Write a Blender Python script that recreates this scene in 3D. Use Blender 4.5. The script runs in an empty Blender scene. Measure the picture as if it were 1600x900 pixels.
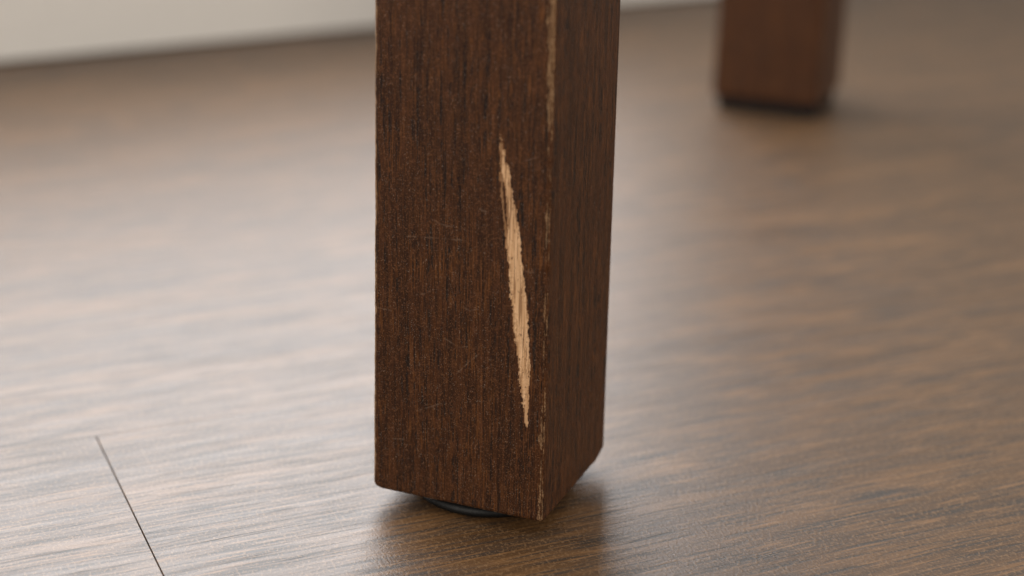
import bpy, bmesh, math
import numpy as np
from mathutils import Matrix, Vector

scene = bpy.context.scene
COL = scene.collection
R = math.radians

# ------------------------------------------------------------------ camera
cam_data = bpy.data.cameras.new("camera")
cam = bpy.data.objects.new("camera", cam_data)
COL.objects.link(cam)
scene.camera = cam
CAM_POS = Vector((0.0, 0.0, 0.2065))
PITCH, ROLL = R(19.6), R(1.0)
fw = Vector((0, math.cos(PITCH), -math.sin(PITCH)))
rt = Vector((1, 0, 0))
up = rt.cross(fw)
rt2 = rt * math.cos(ROLL) + up * math.sin(ROLL)
up2 = rt2.cross(fw)
m = Matrix((rt2, up2, -fw)).transposed().to_4x4()
m.translation = CAM_POS
cam.matrix_world = m
cam_data.sensor_width = 36.0
cam_data.lens = 2550 / 1600 * 36.0
cam_data.clip_start = 0.01
cam_data.clip_end = 50
cam_data.dof.use_dof = True
cam_data.dof.focus_distance = 0.425
cam_data.dof.aperture_fstop = 6.0
cam_data.dof.aperture_blades = 0

# ------------------------------------------------------------------ room light (soft indoor ambience)
world = bpy.data.worlds.new("World")
scene.world = world
world.use_nodes = True
bg = world.node_tree.nodes["Background"]
bg.inputs["Color"].default_value = (1.0, 0.925, 0.835, 1)
bg.inputs["Strength"].default_value = 0.70


def area_lamp(name, centre, direction, sx, sy, watts, color):
    d = bpy.data.lights.new(name, 'AREA')
    d.shape = 'RECTANGLE'
    d.size, d.size_y = sx, sy
    d.energy = watts
    d.color = color
    o = bpy.data.objects.new(name, d)
    COL.objects.link(o)
    o.location = centre
    o.rotation_euler = Vector(direction).to_track_quat('-Z', 'Y').to_euler()
    return o


# wall frame: WALL_O a point of the wall foot, WALL_T along it, WALL_N into the room
WALL_A = R(32.2)
WALL_O = Vector((-0.3103, 0.9614, 0))
WALL_T = Vector((math.cos(WALL_A), math.sin(WALL_A), 0))
WALL_N = Vector((math.sin(WALL_A), -math.cos(WALL_A), 0))

# the tall window above the baseboard, behind the leg and to the left
WIN_S0, WIN_S1, WIN_Z0, WIN_Z1 = -0.75, 0.44, 0.16, 1.0
wc = WALL_O + WALL_T * ((WIN_S0 + WIN_S1) / 2) + WALL_N * 0.03 + Vector((0, 0, (WIN_Z0 + WIN_Z1) / 2))
area_lamp("window_light", wc, WALL_N, WIN_S1 - WIN_S0, WIN_Z1 - WIN_Z0, 20.0, (0.94, 0.965, 1.0))
# soft fill lamps for the room's light, behind the camera
fc = Vector((-0.95, -0.80, 0.58))
area_lamp("room_fill", fc, Vector((0.0, 0.42, 0.05)) - fc, 1.0, 1.0, 8.6, (1.0, 0.93, 0.84))
rc = Vector((1.2, -0.35, 0.50))
area_lamp("room_fill", rc, Vector((0.0, 0.42, 0.05)) - rc, 0.9, 0.9, 6.5, (1.0, 0.88, 0.74))  # unseen lamp added to brighten the leg's right face

scene.view_settings.view_transform = 'Standard'
scene.view_settings.look = 'None'
scene.view_settings.exposure = 0.0
scene.view_settings.gamma = 1.0
scene.cycles.use_denoising = True
scene.cycles.max_bounces = 8


# ------------------------------------------------------------------ node helpers
class NT:
    def __init__(self, name):
        self.mat = bpy.data.materials.new(name)
        self.mat.use_nodes = True
        self.nt = self.mat.node_tree
        self.n = self.nt.nodes
        self.l = self.nt.links
        self.bsdf = self.n["Principled BSDF"]

    def link(self, a, b):
        self.l.new(a, b)

    def setv(self, sock, v):
        if hasattr(v, "links"):
            self.l.new(v, sock)
        elif isinstance(v, (tuple, list)) and len(v) == 3 and sock.type == 'RGBA':
            sock.default_value = (*v, 1)
        else:
            sock.default_value = v

    def math(self, op, a, b=0.0, c=0.0, clamp=False):
        x = self.n.new("ShaderNodeMath")
        x.operation = op
        x.use_clamp = clamp
        for i, v in enumerate((a, b, c)):
            self.setv(x.inputs[i], v)
        return x.outputs[0]

    def vmath(self, op, a, b):
        x = self.n.new("ShaderNodeVectorMath")
        x.operation = op
        self.setv(x.inputs[0], a)
        self.setv(x.inputs[1], b)
        return x.outputs[0]

    def noise(self, vec, scale=1.0, detail=2.0, rough=0.5, dist=0.0):
        x = self.n.new("ShaderNodeTexNoise")
        self.setv(x.inputs["Vector"], vec)
        x.inputs["Scale"].default_value = scale
        x.inputs["Detail"].default_value = detail
        x.inputs["Roughness"].default_value = rough
        x.inputs["Distortion"].default_value = dist
        return x.outputs[0]

    def ramp(self, v, lo, hi, a=0.0, b=1.0):
        x = self.n.new("ShaderNodeMapRange")
        x.interpolation_type = 'SMOOTHSTEP'
        self.setv(x.inputs[0], v)
        for i, q in enumerate((lo, hi, a, b)):
            self.setv(x.inputs[i + 1], q)
        return x.outputs[0]

    def mix(self, f, a, b, blend='MIX'):
        x = self.n.new("ShaderNodeMix")
        x.data_type = 'RGBA'
        x.blend_type = blend
        self.setv(x.inputs[0], f)
        self.setv(x.inputs[6], a)
        self.setv(x.inputs[7], b)
        return x.outputs[2]

    def attr(self, name):
        x = self.n.new("ShaderNodeAttribute")
        x.attribute_name = name
        return x.outputs["Fac"]

    def mm(self):
        x = self.n.new("ShaderNodeTexCoord")
        return self.vmath('MULTIPLY', x.outputs["Object"], (1000.0, 1000.0, 1000.0))

    def bump(self, height_mm):
        x = self.n.new("ShaderNodeBump")
        x.inputs["Strength"].default_value = 1.0
        x.inputs["Distance"].default_value = 0.001
        self.setv(x.inputs["Height"], height_mm)
        self.l.new(x.outputs[0], self.bsdf.inputs["Normal"])


# ------------------------------------------------------------------ materials
def make_leg_wood(name):
    t = NT(name)
    p = t.mm()
    ps = t.vmath('MULTIPLY', p, (1.0, 0.50, 1.0))
    fibre = t.noise(t.vmath('MULTIPLY', ps, (0.85, 0.85, 0.022)), 1.0, 4.0, 0.62)
    fine = t.noise(t.vmath('MULTIPLY', ps, (2.6, 2.6, 0.12)), 1.0, 3.0, 0.6)
    mott = t.noise(t.vmath('MULTIPLY', p, (0.11, 0.11, 0.055)), 1.0, 4.0, 0.55)
    cloud = t.noise(t.vmath('MULTIPLY', p, (0.5, 0.5, 0.33)), 1.0, 4.0, 0.65)
    grit = t.noise(p, 2.6, 3.0, 0.7)
    pore_n = t.noise(t.vmath('MULTIPLY', ps, (1.7, 1.7, 0.040)), 1.0, 2.0, 0.55)
    pore_gap = t.noise(t.vmath('MULTIPLY', ps, (0.8, 0.8, 0.28)), 1.0, 3.0, 0.7)
    pore = t.math('MULTIPLY', t.ramp(pore_n, 0.56, 0.62), t.ramp(pore_gap, 0.42, 0.54))
    dark, mid, warm = (0.022, 0.0082, 0.0036), (0.051, 0.0182, 0.0066), (0.128, 0.046, 0.0115)
    c = t.mix(t.ramp(fibre, 0.36, 0.60), dark, mid)
    c = t.mix(t.math('MULTIPLY', t.ramp(fine, 0.49, 0.66), t.ramp(mott, 0.36, 0.66, 0.25, 0.85)), c, warm)
    c = t.mix(t.math('MULTIPLY', t.ramp(cloud, 0.50, 0.72), 0.5), c, (0.110, 0.043, 0.019))
    c = t.mix(t.math('MULTIPLY', t.ramp(grit, 0.53, 0.66), 0.55), c, (0.19, 0.084, 0.036))
    c = t.mix(t.math('MULTIPLY', pore, 0.82), c, (0.0075, 0.0055, 0.005))
    # glints painted into the colour as sparse pale specks
    glint = t.math('MULTIPLY', t.ramp(t.noise(p, 3.6, 1.0, 0.5), 0.665, 0.73), t.ramp(pore_gap, 0.44, 0.58))
    c = t.mix(t.math('MULTIPLY', glint, 0.42), c, (0.42, 0.33, 0.26))
    # worn-through edges: bare tan wood
    wear = t.attr("wear")
    wn = t.noise(t.vmath('MULTIPLY', p, (1.4, 1.4, 0.33)), 1.0, 3.0, 0.65)
    wmask = t.ramp(t.math('ADD', wear, t.math('MULTIPLY', t.math('SUBTRACT', wn, 0.5), 1.9)), 0.22, 0.44)
    wmask = t.math('MULTIPLY', wmask, t.ramp(wear, 0.0, 0.12))
    tan = t.mix(t.ramp(grit, 0.38, 0.62), (0.16, 0.082, 0.036), (0.36, 0.225, 0.125))
    c = t.mix(t.math('MULTIPLY', wmask, t.ramp(cloud, 0.35, 0.65, 0.45, 0.85)), c, tan)
    hair = t.attr("hair")
    hm = t.math('MULTIPLY', hair, t.ramp(pore_gap, 0.36, 0.62, 0.0, 0.32))
    c = t.mix(hm, c, (0.30, 0.20, 0.14))
    t.link(c, t.bsdf.inputs["Base Color"])
    rgh = t.ramp(cloud, 0.3, 0.7, 0.36, 0.52)
    t.link(t.mix(wmask, rgh, (0.7, 0.7, 0.7)), t.bsdf.inputs["Roughness"])
    t.bsdf.inputs["Specular IOR Level"].default_value = 0.14
    h = t.math('MULTIPLY', pore, -0.055)
    h = t.math('ADD', h, t.math('MULTIPLY', fine, 0.05))
    h = t.math('ADD', h, t.math('MULTIPLY', grit, 0.15))
    h = t.math('ADD', h, t.math('MULTIPLY', wmask, -0.06))
    h = t.math('ADD', h, t.math('MULTIPLY', hm, -0.05))
    t.bump(h)
    return t.mat


def make_bare_wood():
    t = NT("bare_wood")
    p = t.mm()
    fib = t.noise(t.vmath('MULTIPLY', p, (1.7, 1.7, 0.07)), 1.0, 4.0, 0.65)
    lines = t.noise(t.vmath('MULTIPLY', p, (1.6, 1.6, 0.06)), 1.0, 2.0, 0.5)
    grit = t.noise(p, 2.8, 3.0, 0.7)
    spots = t.noise(t.vmath('MULTIPLY', p, (1.2, 1.2, 0.7)), 1.0, 3.0, 0.65)
    c = t.mix(t.ramp(fib, 0.3, 0.7), (0.52, 0.30, 0.148), (0.80, 0.53, 0.315))
    c = t.mix(t.math('MULTIPLY', t.ramp(grit, 0.5, 0.75), 0.35), c, (0.62, 0.42, 0.27))
    c = t.mix(t.math('MULTIPLY', t.ramp(lines, 0.55, 0.63), 0.7), c, (0.20, 0.098, 0.042))
    c = t.mix(t.math('MULTIPLY', t.ramp(spots, 0.59, 0.69), 0.8), c, (0.085, 0.040, 0.02))
    # the stain still clinging along the ragged border
    c = t.mix(t.attr("rim"), c, (0.17, 0.072, 0.024))
    t.link(c, t.bsdf.inputs["Base Color"])
    t.bsdf.inputs["Roughness"].default_value = 0.8
    t.bsdf.inputs["Specular IOR Level"].default_value = 0.25
    h = t.math('ADD', t.math('MULTIPLY', fib, 0.16), t.math('MULTIPLY', grit, 0.10))
    t.bump(h)
    return t.mat


def make_floor_wood():
    t = NT("floor_wood")
    info = t.n.new("ShaderNodeObjectInfo")
    p0 = t.mm()
    off = t.vmath('MULTIPLY', info.outputs["Random"], (911.0, 547.0, 0.0))
    p = t.vmath('ADD', p0, off)
    # slow waviness so the grain is not ruler straight
    wob = t.noise(t.vmath('MULTIPLY', p, (0.011, 0.022, 0.0)), 1.0, 3.0, 0.55)
    sep = t.n.new("ShaderNodeSeparateXYZ")
    t.link(p, sep.inputs[0])
    y2 = t.math('ADD', sep.outputs[1], t.math('MULTIPLY', t.math('SUBTRACT', wob, 0.5), 5.5))
    cmb = t.n.new("ShaderNodeCombineXYZ")
    t.link(sep.outputs[0], cmb.inputs[0])
    t.link(y2, cmb.inputs[1])
    q = cmb.outputs[0]
    broad = t.noise(t.vmath('MULTIPLY', q, (0.0045, 0.050, 1.0)), 1.0, 4.0, 0.6)
    patch = t.noise(t.vmath('MULTIPLY', q, (0.010, 0.070, 1.0)), 1.0, 4.0, 0.62, 0.4)
    streak = t.noise(t.vmath('MULTIPLY', q, (0.012, 0.24, 1.0)), 1.0, 3.0, 0.6)
    fine = t.noise(t.vmath('MULTIPLY', q, (0.034, 0.85, 1.0)), 1.0, 2.0, 0.6)
    fleck = t.noise(t.vmath('MULTIPLY', q, (0.045, 0.78, 1.0)), 1.0, 3.0, 0.65)
    grit = t.noise(t.vmath('MULTIPLY', p, (1.15, 0.75, 1.0)), 1.0, 2.0, 0.7)
    line_n = t.noise(t.vmath('MULTIPLY', q, (0.0125, 0.66, 1.0)), 1.0, 2.0, 0.5)
    gap_n = t.noise(t.vmath('MULTIPLY', q, (0.04, 0.20, 1.0)), 1.0, 2.0, 0.6)
    line = t.math('MULTIPLY', t.ramp(line_n, 0.60, 0.66), t.ramp(gap_n, 0.38, 0.60))
    fl = t.ramp(fine, 0.50, 0.62)
    c = t.mix(t.ramp(broad, 0.30, 0.70), (0.044, 0.0205, 0.0066), (0.082, 0.039, 0.0125))
    c = t.mix(t.math('MULTIPLY', t.ramp(patch, 0.42, 0.72), 0.80), c, (0.160, 0.076, 0.024))
    c = t.mix(t.math('MULTIPLY', t.ramp(streak, 0.48, 0.66), 0.32), c, (0.026, 0.018, 0.0125))
    c = t.mix(t.math('MULTIPLY', t.ramp(fleck, 0.52, 0.68), 0.80), c, (0.21, 0.104, 0.037))
    c = t.mix(t.math('MULTIPLY', fl, 0.75), c, (0.016, 0.0115, 0.0085))
    c = t.mix(t.math('MULTIPLY', t.ramp(grit, 0.52, 0.63), 0.58), c, (0.21, 0.118, 0.052))
    c = t.mix(t.math('MULTIPLY', line, 0.75), c, (0.010, 0.008, 0.007))
    t.link(c, t.bsdf.inputs["Base Color"])
    rgh = t.math('ADD', t.ramp(streak, 0.3, 0.7, 0.41, 0.48), t.math('MULTIPLY', line, 0.05))
    t.link(t.math('ADD', rgh, t.math('MULTIPLY', fl, 0.05)), t.bsdf.inputs["Roughness"])
    t.bsdf.inputs["Specular IOR Level"].default_value = 0.78
    h = t.math('MULTIPLY', line, -0.045)
    h = t.math('ADD', h, t.math('MULTIPLY', fl, -0.028))
    h = t.math('ADD', h, t.math('MULTIPLY', streak, 0.02))
    h = t.math('ADD', h, t.math('MULTIPLY', fleck, 0.035))
    h = t.math('ADD', h, t.math('MULTIPLY', grit, 0.11))
    t.bump(h)
    return t.mat


def make_plain(name, col, rough, spec=0.5, bump_amp=0.0, bump_scale=1.0, var=0.0):
    t = NT(name)
    p = t.mm()
    n = t.noise(p, bump_scale, 4.0, 0.6)
    c2 = tuple(v * (1 - var) for v in col)
    t.link(t.mix(t.ramp(n, 0.35, 0.65), col, c2), t.bsdf.inputs["Base Color"])
    t.link(t.ramp(n, 0.3, 0.7, rough * 0.9, min(1, rough * 1.1)), t.bsdf.inputs["Roughness"])
    t.bsdf.inputs["Specular IOR Level"].default_value = spec
    if bump_amp:
        t.bump(t.math('MULTIPLY', n, bump_amp))
    return t.mat


M_LEG = make_leg_wood("stained_wood")
M_BARE = make_bare_wood()
M_FLOOR = make_floor_wood()
M_GLIDE = make_plain("black_plastic", (0.007, 0.0072, 0.0075), 0.45, 0.25, 0.05, 0.9, 0.35)
M_FELT = make_plain("black_felt", (0.012, 0.012, 0.013), 0.9, 0.2, 0.2, 1.5, 0.3)
M_PAINT = make_plain("white_paint", (0.75, 0.74, 0.72), 0.5, 0.4, 0.02, 0.15, 0.04)
M_WALL = make_plain("wall_paint", (0.70, 0.685, 0.66), 0.8, 0.3, 0.05, 0.5, 0.04)
M_BASE = make_plain("underlay", (0.03, 0.027, 0.024), 0.9, 0.2, 0.0, 1.0, 0.2)


# ------------------------------------------------------------------ object helpers
def link(name, mesh, mat, parent=None):
    o = bpy.data.objects.new(name, mesh)
    COL.objects.link(o)
    if mat is not None and not mesh.materials:
        mesh.materials.append(mat)
    o.parent = parent
    return o


def empty(name, loc, rz, label, cat, group=None):
    o = bpy.data.objects.new(name, None)
    COL.objects.link(o)
    o.location = loc
    o.rotation_euler = (0, 0, rz)
    o["label"], o["category"] = label, cat
    if group:
        o["group"] = group
    return o


def box_mesh(name, x0, x1, y0, y1, z0, z1, bevel=0.0, seg=2):
    bm = bmesh.new()
    vs = [bm.verts.new((x, y, z)) for z in (z0, z1) for y in (y0, y1) for x in (x0, x1)]
    for f in ((0, 2, 3, 1), (4, 5, 7, 6), (0, 1, 5, 4), (2, 6, 7, 3), (0, 4, 6, 2), (1, 3, 7, 5)):
        bm.faces.new([vs[i] for i in f])
    if bevel:
        bmesh.ops.bevel(bm, geom=bm.edges[:], offset=bevel, segments=seg, affect='EDGES', profile=0.5)
    me = bpy.data.meshes.new(name)
    bm.to_mesh(me)
    bm.free()
    return me


def lathe_mesh(name, prof, n=96):
    verts, faces = [], []
    for r, z in prof:
        for k in range(n):
            a = 2 * math.pi * k / n
            verts.append((r * math.cos(a), r * math.sin(a), z))
    for i in range(len(prof) - 1):
        for k in range(n):
            k2 = (k + 1) % n
            faces.append((i * n + k, i * n + k2, (i + 1) * n + k2, (i + 1) * n + k))
    faces.append(tuple(reversed(range(n))))
    faces.append(tuple((len(prof) - 1) * n + k for k in range(n)))
    me = bpy.data.meshes.new(name)
    me.from_pydata(verts, [], faces)
    me.polygons.foreach_set("use_smooth", [True] * len(me.polygons))
    return me


def vnoise(x, y, seed, octaves=4, rough=0.55):
    """fractal value noise on arrays, about 0..1"""
    tot = np.zeros_like(x, dtype=float)
    amp, norm, fr = 1.0, 0.0, 1.0
    for o in range(octaves):
        xs, ys = x * fr + 17.3 * o + seed * 3.1, y * fr + 9.7 * o - seed * 5.7
        xi, yi = np.floor(xs).astype(np.int64), np.floor(ys).astype(np.int64)
        xf, yf = xs - xi, ys - yi
        u, v = xf * xf * (3 - 2 * xf), yf * yf * (3 - 2 * yf)

        def h(a, b):
            n = (a * 374761393 + b * 668265263 + (seed + o * 31) * 974711) & 0x7fffffff
            n = ((n ^ (n >> 13)) * 1274126177) & 0x7fffffff
            n = (n ^ (n >> 16)) & 0xffff
            return n / 65535.0
        tot += amp * ((h(xi, yi) * (1 - u) + h(xi + 1, yi) * u) * (1 - v)
                      + (h(xi, yi + 1) * (1 - u) + h(xi + 1, yi + 1) * u) * v)
        norm += amp
        amp *= rough
        fr *= 2.0
    return tot / norm


def sstep(x, a, b):
    t = np.clip((x - a) / (b - a), 0, 1)
    return t * t * (3 - 2 * t)


# ------------------------------------------------------------------ floor: planks on an underlay
PL_A = R(24.4)
SEAM = Vector((-0.1229, 0.4418, 0))            # far end of the butt joint in view
floor_me = box_mesh("floor", -2.2, 2.6, -1.6, 2.2, -0.03, -0.009)
floor = link("floor", floor_me, M_BASE)
floor["kind"] = "structure"
PW, PLEN, PTH = 0.182, 1.22, 0.008


def plank_mesh():
    """a plank with eased ends and barely eased long sides; origin in the middle of its top"""
    hx, hy = PLEN / 2 - 0.00012, PW / 2 - 0.00002
    ex, ey = 0.00010, 0.00006
    v = []
    for z, a, b in ((-PTH, hx, hy), (-0.0003, hx, hy), (0.0, hx - ex, hy - ey)):
        v += [(-a, -b, z), (a, -b, z), (a, b, z), (-a, b, z)]
    f = [(3, 2, 1, 0), (8, 9, 10, 11)]
    for k in range(2):
        for i in range(4):
            j = (i + 1) % 4
            f.append((k * 4 + i, k * 4 + j, k * 4 + 4 + j, k * 4 + 4 + i))
    me = bpy.data.meshes.new("plank")
    me.from_pydata(v, [], f)
    me.materials.append(M_FLOOR)
    return me


PLM = plank_mesh()
pu = Vector((math.cos(PL_A), math.sin(PL_A), 0))
pv = Vector((-math.sin(PL_A), math.cos(PL_A), 0))
# row 0 is the row whose butt joint shows at the lower left
shift = {0: 0.0, 1: 0.56, 2: -0.47, 3: 0.72, 4: 0.36, -1: -0.72, -2: 0.2, 5: 0.75, 6: 0.1}
for row in range(-3, 7):
    for k in range(-2, 3):
        u = shift.get(row, 0.31) + k * PLEN + PLEN / 2
        c = SEAM + pu * u - pv * (PW / 2) + pv * (row * PW)
        if ((c - Vector((0, 0.5, 0))).length) > 1.85:
            continue
        # leave out planks that would lie wholly beyond the wall
        if (c - WALL_O).dot(WALL_N) < -0.45:
            continue
        pl = link("plank", PLM, None, floor)
        pl.location = c
        pl.rotation_euler = (0, 0, PL_A)

# ------------------------------------------------------------------ wall foot with baseboard
wall_len0, wall_len1 = -1.0, 1.6
wall_me = box_mesh("wall", wall_len0, wall_len1, 0.012, 0.05, -0.02, 0.42)
wall = link("wall", wall_me, M_WALL)
wall.location = WALL_O
wall.rotation_euler = (0, 0, WALL_A)
wall["kind"] = "structure"
# baseboard: profile swept along the wall
prof = [(0.0115, 0.002), (0.0, 0.002), (0.0, 0.058), (0.0008, 0.0605), (0.003, 0.063),
        (0.0045, 0.067), (0.0065, 0.070), (0.0115, 0.071)]
bv, bf = [], []
for x in (wall_len0, wall_len1):
    bv += [(x, y, z) for y, z in prof]
n = len(prof)
for i in range(n):
    j = (i + 1) % n
    bf.append((i, n + i, n + j, j))
bf += [tuple(range(n)), tuple(reversed(range(n, 2 * n)))]
bme = bpy.data.meshes.new("baseboard")
bme.from_pydata(bv, [], bf)
link("baseboard", bme, M_PAINT, wall)

# ------------------------------------------------------------------ the scratched leg
LEG_A = R(-22.46)
W_MM, D_MM = 50.0, 48.0
la = Vector((math.cos(LEG_A), math.sin(LEG_A), 0))
lb = Vector((-math.sin(LEG_A), math.cos(LEG_A), 0))
LEG_C = Vector((0.00915, 0.38320, 0)) - la * (W_MM / 2000) + lb * (D_MM / 2000)
leg = empty("furniture_leg", LEG_C, LEG_A,
            "dark brown square wooden leg with a long pale scratch on its front, in sharp focus",
            "furniture leg", "legs of the piece of furniture")

# scratch outline on the front face: (height mm, left, right) measured from the near corner
SCR = np.array([(108.43, -14.0, -13.49), (106.04, -14.22, -12.95), (103.21, -13.75, -12.05), (99.37, -13.69, -11.13),
    (96.28, -14.08, -10.65), (91.78, -13.4, -9.63), (87.25, -12.64, -8.86), (82.7, -12.05, -7.91), (78.23, -11.63, -7.4),
    (73.6, -10.85, -6.78), (69.39, -10.69, -6.44), (67.56, -10.57, -5.97), (63.0, -9.97, -5.52), (58.24, -9.36, -5.16),
    (53.45, -8.56, -4.88), (48.6, -8.01, -4.6), (43.69, -7.49, -4.67), (38.96, -6.6, -4.62), (33.99, -5.88, -4.76),
    (30.25, -5.17, -4.87)])[::-1]
SLIVER = np.array([(97.5, -12.95), (93.48, -12.4), (88.09, -11.97), (83.5, -11.45)])[::-1]
HAIRS = [
    [(-39.4, 78.3), (-36.7, 78.5), (-32.2, 78.9), (-22.9, 79.5)],
    [(-32.2, 83.7), (-29.8, 82.8), (-26.6, 82.6)],
    [(-25.2, 42.6), (-22.1, 46.0), (-18.9, 49.3)],
    [(-36.9, 29.9), (-34.0, 31.3), (-29.4, 33.5)],
    [(-36.6, 62.8), (-34.5, 63.3), (-32.7, 64.3)],
    [(-23.5, 61.7), (-21.3, 60.7), (-19.5, 61.6)],
    [(-48.0, 57.5), (-44.2, 57.2)],
    [(-39.0, 131.0), (-37.6, 129.2)],
    [(-20.0, 88.5), (-17.0, 87.7), (-14.6, 86.6)],
    [(-28.5, 52.0), (-24.5, 50.2), (-22.0, 50.8)],
    [(-43.5, 20.5), (-40.5, 21.0)],
    [(-12.0, 74.0), (-4.0, 73.6)],
    [(-8.5, 101.5), (-3.5, 103.5)],
]
Z_BOT = 4.5


def leg_geometry(dense):
    """perimeter parameter of a softly eased rectangle; arrays of (x, y, tag) in mm,
    x from -W..0 on the front (y = 0), going round counter-clockwise seen from above"""
    r = 0.9
    pts = []

    def line(p0, p1, n):
        for i in range(n):
            t = i / n
            pts.append((p0[0] + (p1[0] - p0[0]) * t, p0[1] + (p1[1] - p0[1]) * t))

    def arc(cx, cy, a0, n, rr):
        for i in range(n):
            a = R(a0 + 90 * i / n)
            pts.append((cx + rr * math.cos(a), cy + rr * math.sin(a)))
    nf, ns, no, na = (230, 90, 24, 7) if dense else (16, 14, 10, 5)
    line((-W_MM + r, 0), (-r, 0), nf)
    arc(-r, r, -90, na, r)
    line((0, r), (0, D_MM - 1.6), ns)
    arc(-1.6, D_MM - 1.6, 0, na, 1.6)
    line((-1.6, D_MM), (-W_MM + r, D_MM), no)
    arc(-W_MM + r, D_MM - r, 90, na, r)
    line((-W_MM, D_MM - r), (-W_MM, r), no)
    arc(-W_MM + r, r, 180, na, r)
    return np.array(pts), nf


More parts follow.
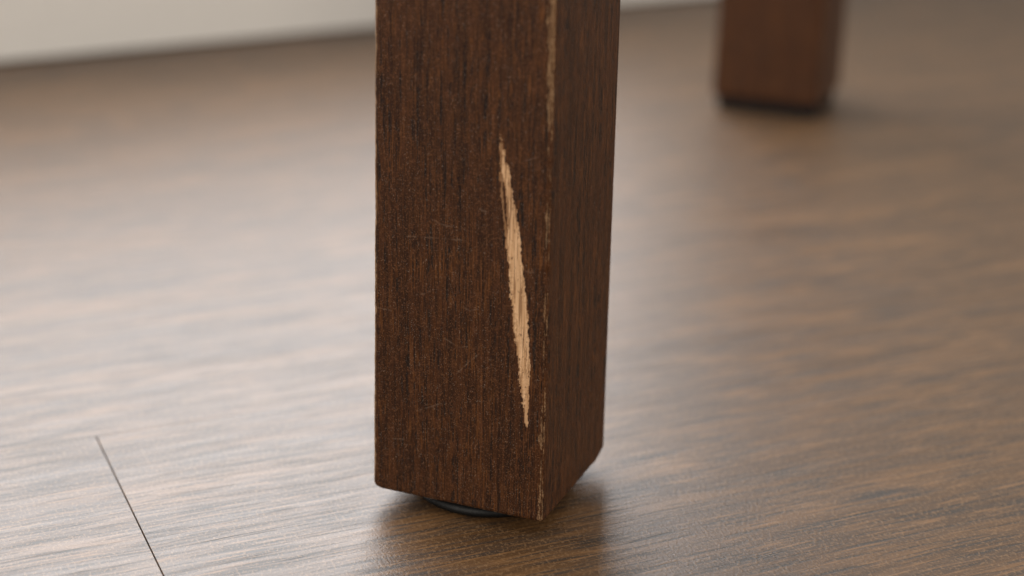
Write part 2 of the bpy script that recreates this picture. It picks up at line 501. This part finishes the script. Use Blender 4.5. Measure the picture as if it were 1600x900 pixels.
def build_post(dense):
    per, nf = leg_geometry(dense)
    npn = len(per)
    if dense:
        zs = np.concatenate([np.array([0, .08, .2, .4, .65, .95]), np.arange(1.25, 152, 0.24),
                             np.arange(153, 420, 6.0), [420.0]])
    else:
        zs = np.concatenate([np.array([0, .3, .7, 1.2]), np.arange(4, 421, 4.0)])
    nz = len(zs)
    X = np.repeat(per[None, :, 0], nz, 0)
    Y = np.repeat(per[None, :, 1], nz, 0)
    T = np.repeat(zs[:, None], npn, 1)
    # the foot's far right end is cut away a little
    lift = 1.8 * np.clip((Y - (D_MM - 7.5)) / 7.5, 0, 1) ** 1.15 * np.clip((X + 9) / 9, 0, 1) ** 0.5
    lift = lift + 0.9 * np.clip((X + W_MM - 3.0) / -3.0, 0, 1) ** 2 * np.clip(1 - Y / 4, 0, 1)
    H = 420.0
    Z = Z_BOT + lift + T * (H - lift) / H
    # worn, eased bottom arris
    rb = 1.15 + 0.5 * (vnoise(X * 0.35, Y * 0.35, 5) - 0.5)
    ins = np.where(T < rb, rb - np.sqrt(np.clip(rb * rb - (rb - np.minimum(T, rb)) ** 2, 0, None)), 0)
    cx, cy = -W_MM / 2, D_MM / 2
    # outward direction of each perimeter point
    tang = np.roll(per, -1, 0) - np.roll(per, 1, 0)
    nrm = np.stack([tang[:, 1], -tang[:, 0]], 1)
    nrm /= np.linalg.norm(nrm, axis=1, keepdims=True)
    # small dents along the two arrises in view, slow undulation on the faces
    dC = np.hypot(X, Y)
    dL = np.hypot(X + W_MM, Y)
    ncl = vnoise(Z * 0.16, Z * 0 + 1.7, 11, 5, 0.62)
    dent = np.exp(-(dC / 1.5) ** 2) * (0.15 + 1.1 * np.clip(ncl - 0.42, 0, 1))
    dent += np.exp(-(dL / 1.0) ** 2) * 0.5 * np.clip(vnoise(Z * 0.3, Z * 0 + 4.1, 12, 4) - 0.4, 0, 1)
    und = 0.10 * (vnoise(X * 0.05 + 3, Z * 0.03 + Y * 0.05, 21, 3) - 0.5)
    off = -ins - dent + und
    PX = X + nrm[None, :, 0] * off
    PY = Y + nrm[None, :, 1] * off
    # the leg narrows slightly upwards on its left side
    PX = PX * (1 - 0.00031 * (Z - Z_BOT))
    attrs = {}
    smask = np.zeros((nz, npn), bool)
    depth = np.zeros((nz, npn))
    rim = np.zeros((nz, npn))
    if dense:
        front = (np.abs(Y) < 1e-6)
        # scratch
        xu = X * (1 - 0.00031 * (Z - Z_BOT))
        L = np.interp(Z, SCR[:, 0], SCR[:, 1])
        Rr = np.interp(Z, SCR[:, 0], SCR[:, 2])
        rag = (vnoise(X * 1.3, Z * 0.22, 31, 5, 0.7) - 0.5)
        rag2 = (vnoise(X * 2.3, Z * 1.3, 33, 4, 0.75) - 0.5)
        inside = np.minimum(xu - L, Rr - xu) + rag * 1.2 + rag2 * 1.4 - 0.14
        tip = np.minimum(sstep(Z, 30.0, 33), 1 - sstep(Z, 104.0, 109.0))
        inside = inside - (1 - tip) * 0.05
        # patches of stain left in the upper third
        left_stain = np.clip(vnoise(X * 0.95, Z * 0.33, 41, 4, 0.65) - 0.50, 0, 1) * sstep(Z, 84, 104) * 6.5
        inside = inside - left_stain
        slx = np.interp(Z, SLIVER[:, 0], SLIVER[:, 1])
        sw = 0.42 * sstep(Z, 83.5, 88) * (1 - sstep(Z, 94, 97.5)) * (0.6 + 0.9 * vnoise(Z * 0.5, Z * 0, 43))
        inside = np.where(np.abs(xu - slx) < sw, -0.3, inside)
        inside = np.where((Z > 29.6) & (Z < 109.0) & front, inside, -9)
        smask = inside > 0
        depth = np.where(smask, 0.16 + 0.40 * sstep(inside, 0.0, 1.3), 0)
        rim = (1 - sstep(inside, 0.02, 0.42)) * 0.55
        # the strip left of the sliver is only half worn
        rim = np.maximum(rim, 0.75 * ((xu < slx) & (Z > 80) & (Z < 98)) * sstep(Z, 76, 84))
        PY = PY + depth
        # edge wear
        wz = vnoise(Z * 0.10, Z * 0 + 0.3, 51, 5, 0.6)
        wide = 0.80 + 1.0 * sstep(Z, 95, 140) + 1.5 * np.clip(wz - 0.45, 0, 1)
        wide = wide + 0.4 * (1 - sstep(Z, 5, 26)) + 0.5 * np.exp(-((Z - 29) / 3.0) ** 2)
        sideC = np.where(Y > 0.02, dC * 2.6, dC)
        wear = np.clip(1 - sideC / (wide * 1.45), 0, 1) * (0.88 + 0.35 * wz)
        wear = np.maximum(wear, np.clip(1 - dL / 1.1, 0, 1) * (0.60 + 0.8 * vnoise(Z * 0.22, Z * 0 + 7, 53, 4)))
        wear = np.maximum(wear, 0.62 * np.clip(1 - T / 0.7, 0, 1) * (vnoise(X * 0.3, Y * 0.3, 54) > 0.55))
        # hairline scratches
        hair = np.zeros((nz, npn))
        for hp in HAIRS:
            for (x0, z0), (x1, z1) in zip(hp[:-1], hp[1:]):
                ex, ez = x1 - x0, z1 - z0
                t = np.clip(((xu - x0) * ex + (Z - z0) * ez) / (ex * ex + ez * ez), 0, 1)
                jig = 0.25 * (vnoise(X * 0.6, Z * 0.6, 61, 3) - 0.5)
                d = np.hypot(xu - x0 - t * ex, Z - z0 - t * ez + jig)
                hair = np.maximum(hair, np.clip(1 - d / 0.26, 0, 1))
        hair = np.where(front, hair, 0)
        attrs = {"wear": wear, "hair": hair, "rim": rim}
    co = np.stack([PX + W_MM / 2, PY - D_MM / 2, Z], -1) / 1000.0
    idx = np.arange(nz * npn).reshape(nz, npn)
    a = idx[:-1, :]
    b = np.roll(idx, -1, 1)[:-1, :]
    c = np.roll(idx, -1, 1)[1:, :]
    d = idx[1:, :]
    quads = np.stack([a, b, c, d], -1).reshape(-1, 4)
    fm = (smask.reshape(-1)[quads].sum(1) >= 2)
    return co.reshape(-1, 3), quads, fm, attrs, npn, nz


def mesh_from(name, co, quads, caps=(), attrs=None, mat=None):
    used = np.unique(np.concatenate([quads.reshape(-1)] + [np.array(c) for c in caps]))
    remap = np.full(len(co), -1)
    remap[used] = np.arange(len(used))
    me = bpy.data.meshes.new(name)
    faces = remap[quads].tolist() + [remap[np.array(c)].tolist() for c in caps]
    me.from_pydata(co[used].tolist(), [], faces)
    me.polygons.foreach_set("use_smooth", [True] * len(quads) + [False] * len(caps))
    for k, v in (attrs or {}).items():
        at = me.attributes.new(k, 'FLOAT', 'POINT')
        at.data.foreach_set("value", v.reshape(-1)[used].astype(np.float32))
    me.materials.append(mat)
    me.update()
    return me


co, quads, fm, attrs, npn, nz = build_post(True)
caps = [tuple(range(npn))[::-1], tuple((nz - 1) * npn + k for k in range(npn))]
post = link("wooden_post", mesh_from("wooden_post", co, quads[~fm], caps, attrs, M_LEG), None, leg)
scr = link("scratch", mesh_from("scratch", co, quads[fm], (), attrs, M_BARE), None, post)
scr["label"] = "long slanting pale scratch of bare wood with ragged edges"

glide_prof = [(0.0165, 0.0), (0.0200, 0.0001), (0.0213, 0.0005), (0.0220, 0.0012), (0.0221, 0.0020),
              (0.0217, 0.0028), (0.0210, 0.0034), (0.0204, 0.0036), (0.0202, 0.0046)]
gl = link("foot_glide", lathe_mesh("foot_glide", glide_prof), M_GLIDE, leg)
gl["label"] = "round black plastic glide under the leg"

# ------------------------------------------------------------------ the far leg, out of focus
co2, q2, _, _, n2, z2 = build_post(False)
FS = 1.17
FAR_NEAR_CORNER = Vector((0.1615, 0.8550, 0))
far_loc = FAR_NEAR_CORNER - la * (W_MM / 2000 * FS) + lb * (D_MM / 2000 * FS)
far = empty("furniture_leg", far_loc, LEG_A,
            "blurred dark brown wooden leg standing farther back near the wall",
            "furniture leg", "legs of the piece of furniture")
caps2 = [tuple(range(n2))[::-1], tuple((z2 - 1) * n2 + k for k in range(n2))]
link("wooden_post", mesh_from("wooden_post", co2 * np.array([FS, FS, 1.0]), q2, caps2, None, M_LEG), None, far).location.z = 0.0032
fp = link("felt_pad", box_mesh("felt_pad", -0.0272, 0.0272, -0.0243, 0.0243, 0.0, 0.0078, 0.0009), M_FELT, far)
fp["label"] = "black pad under the far leg"
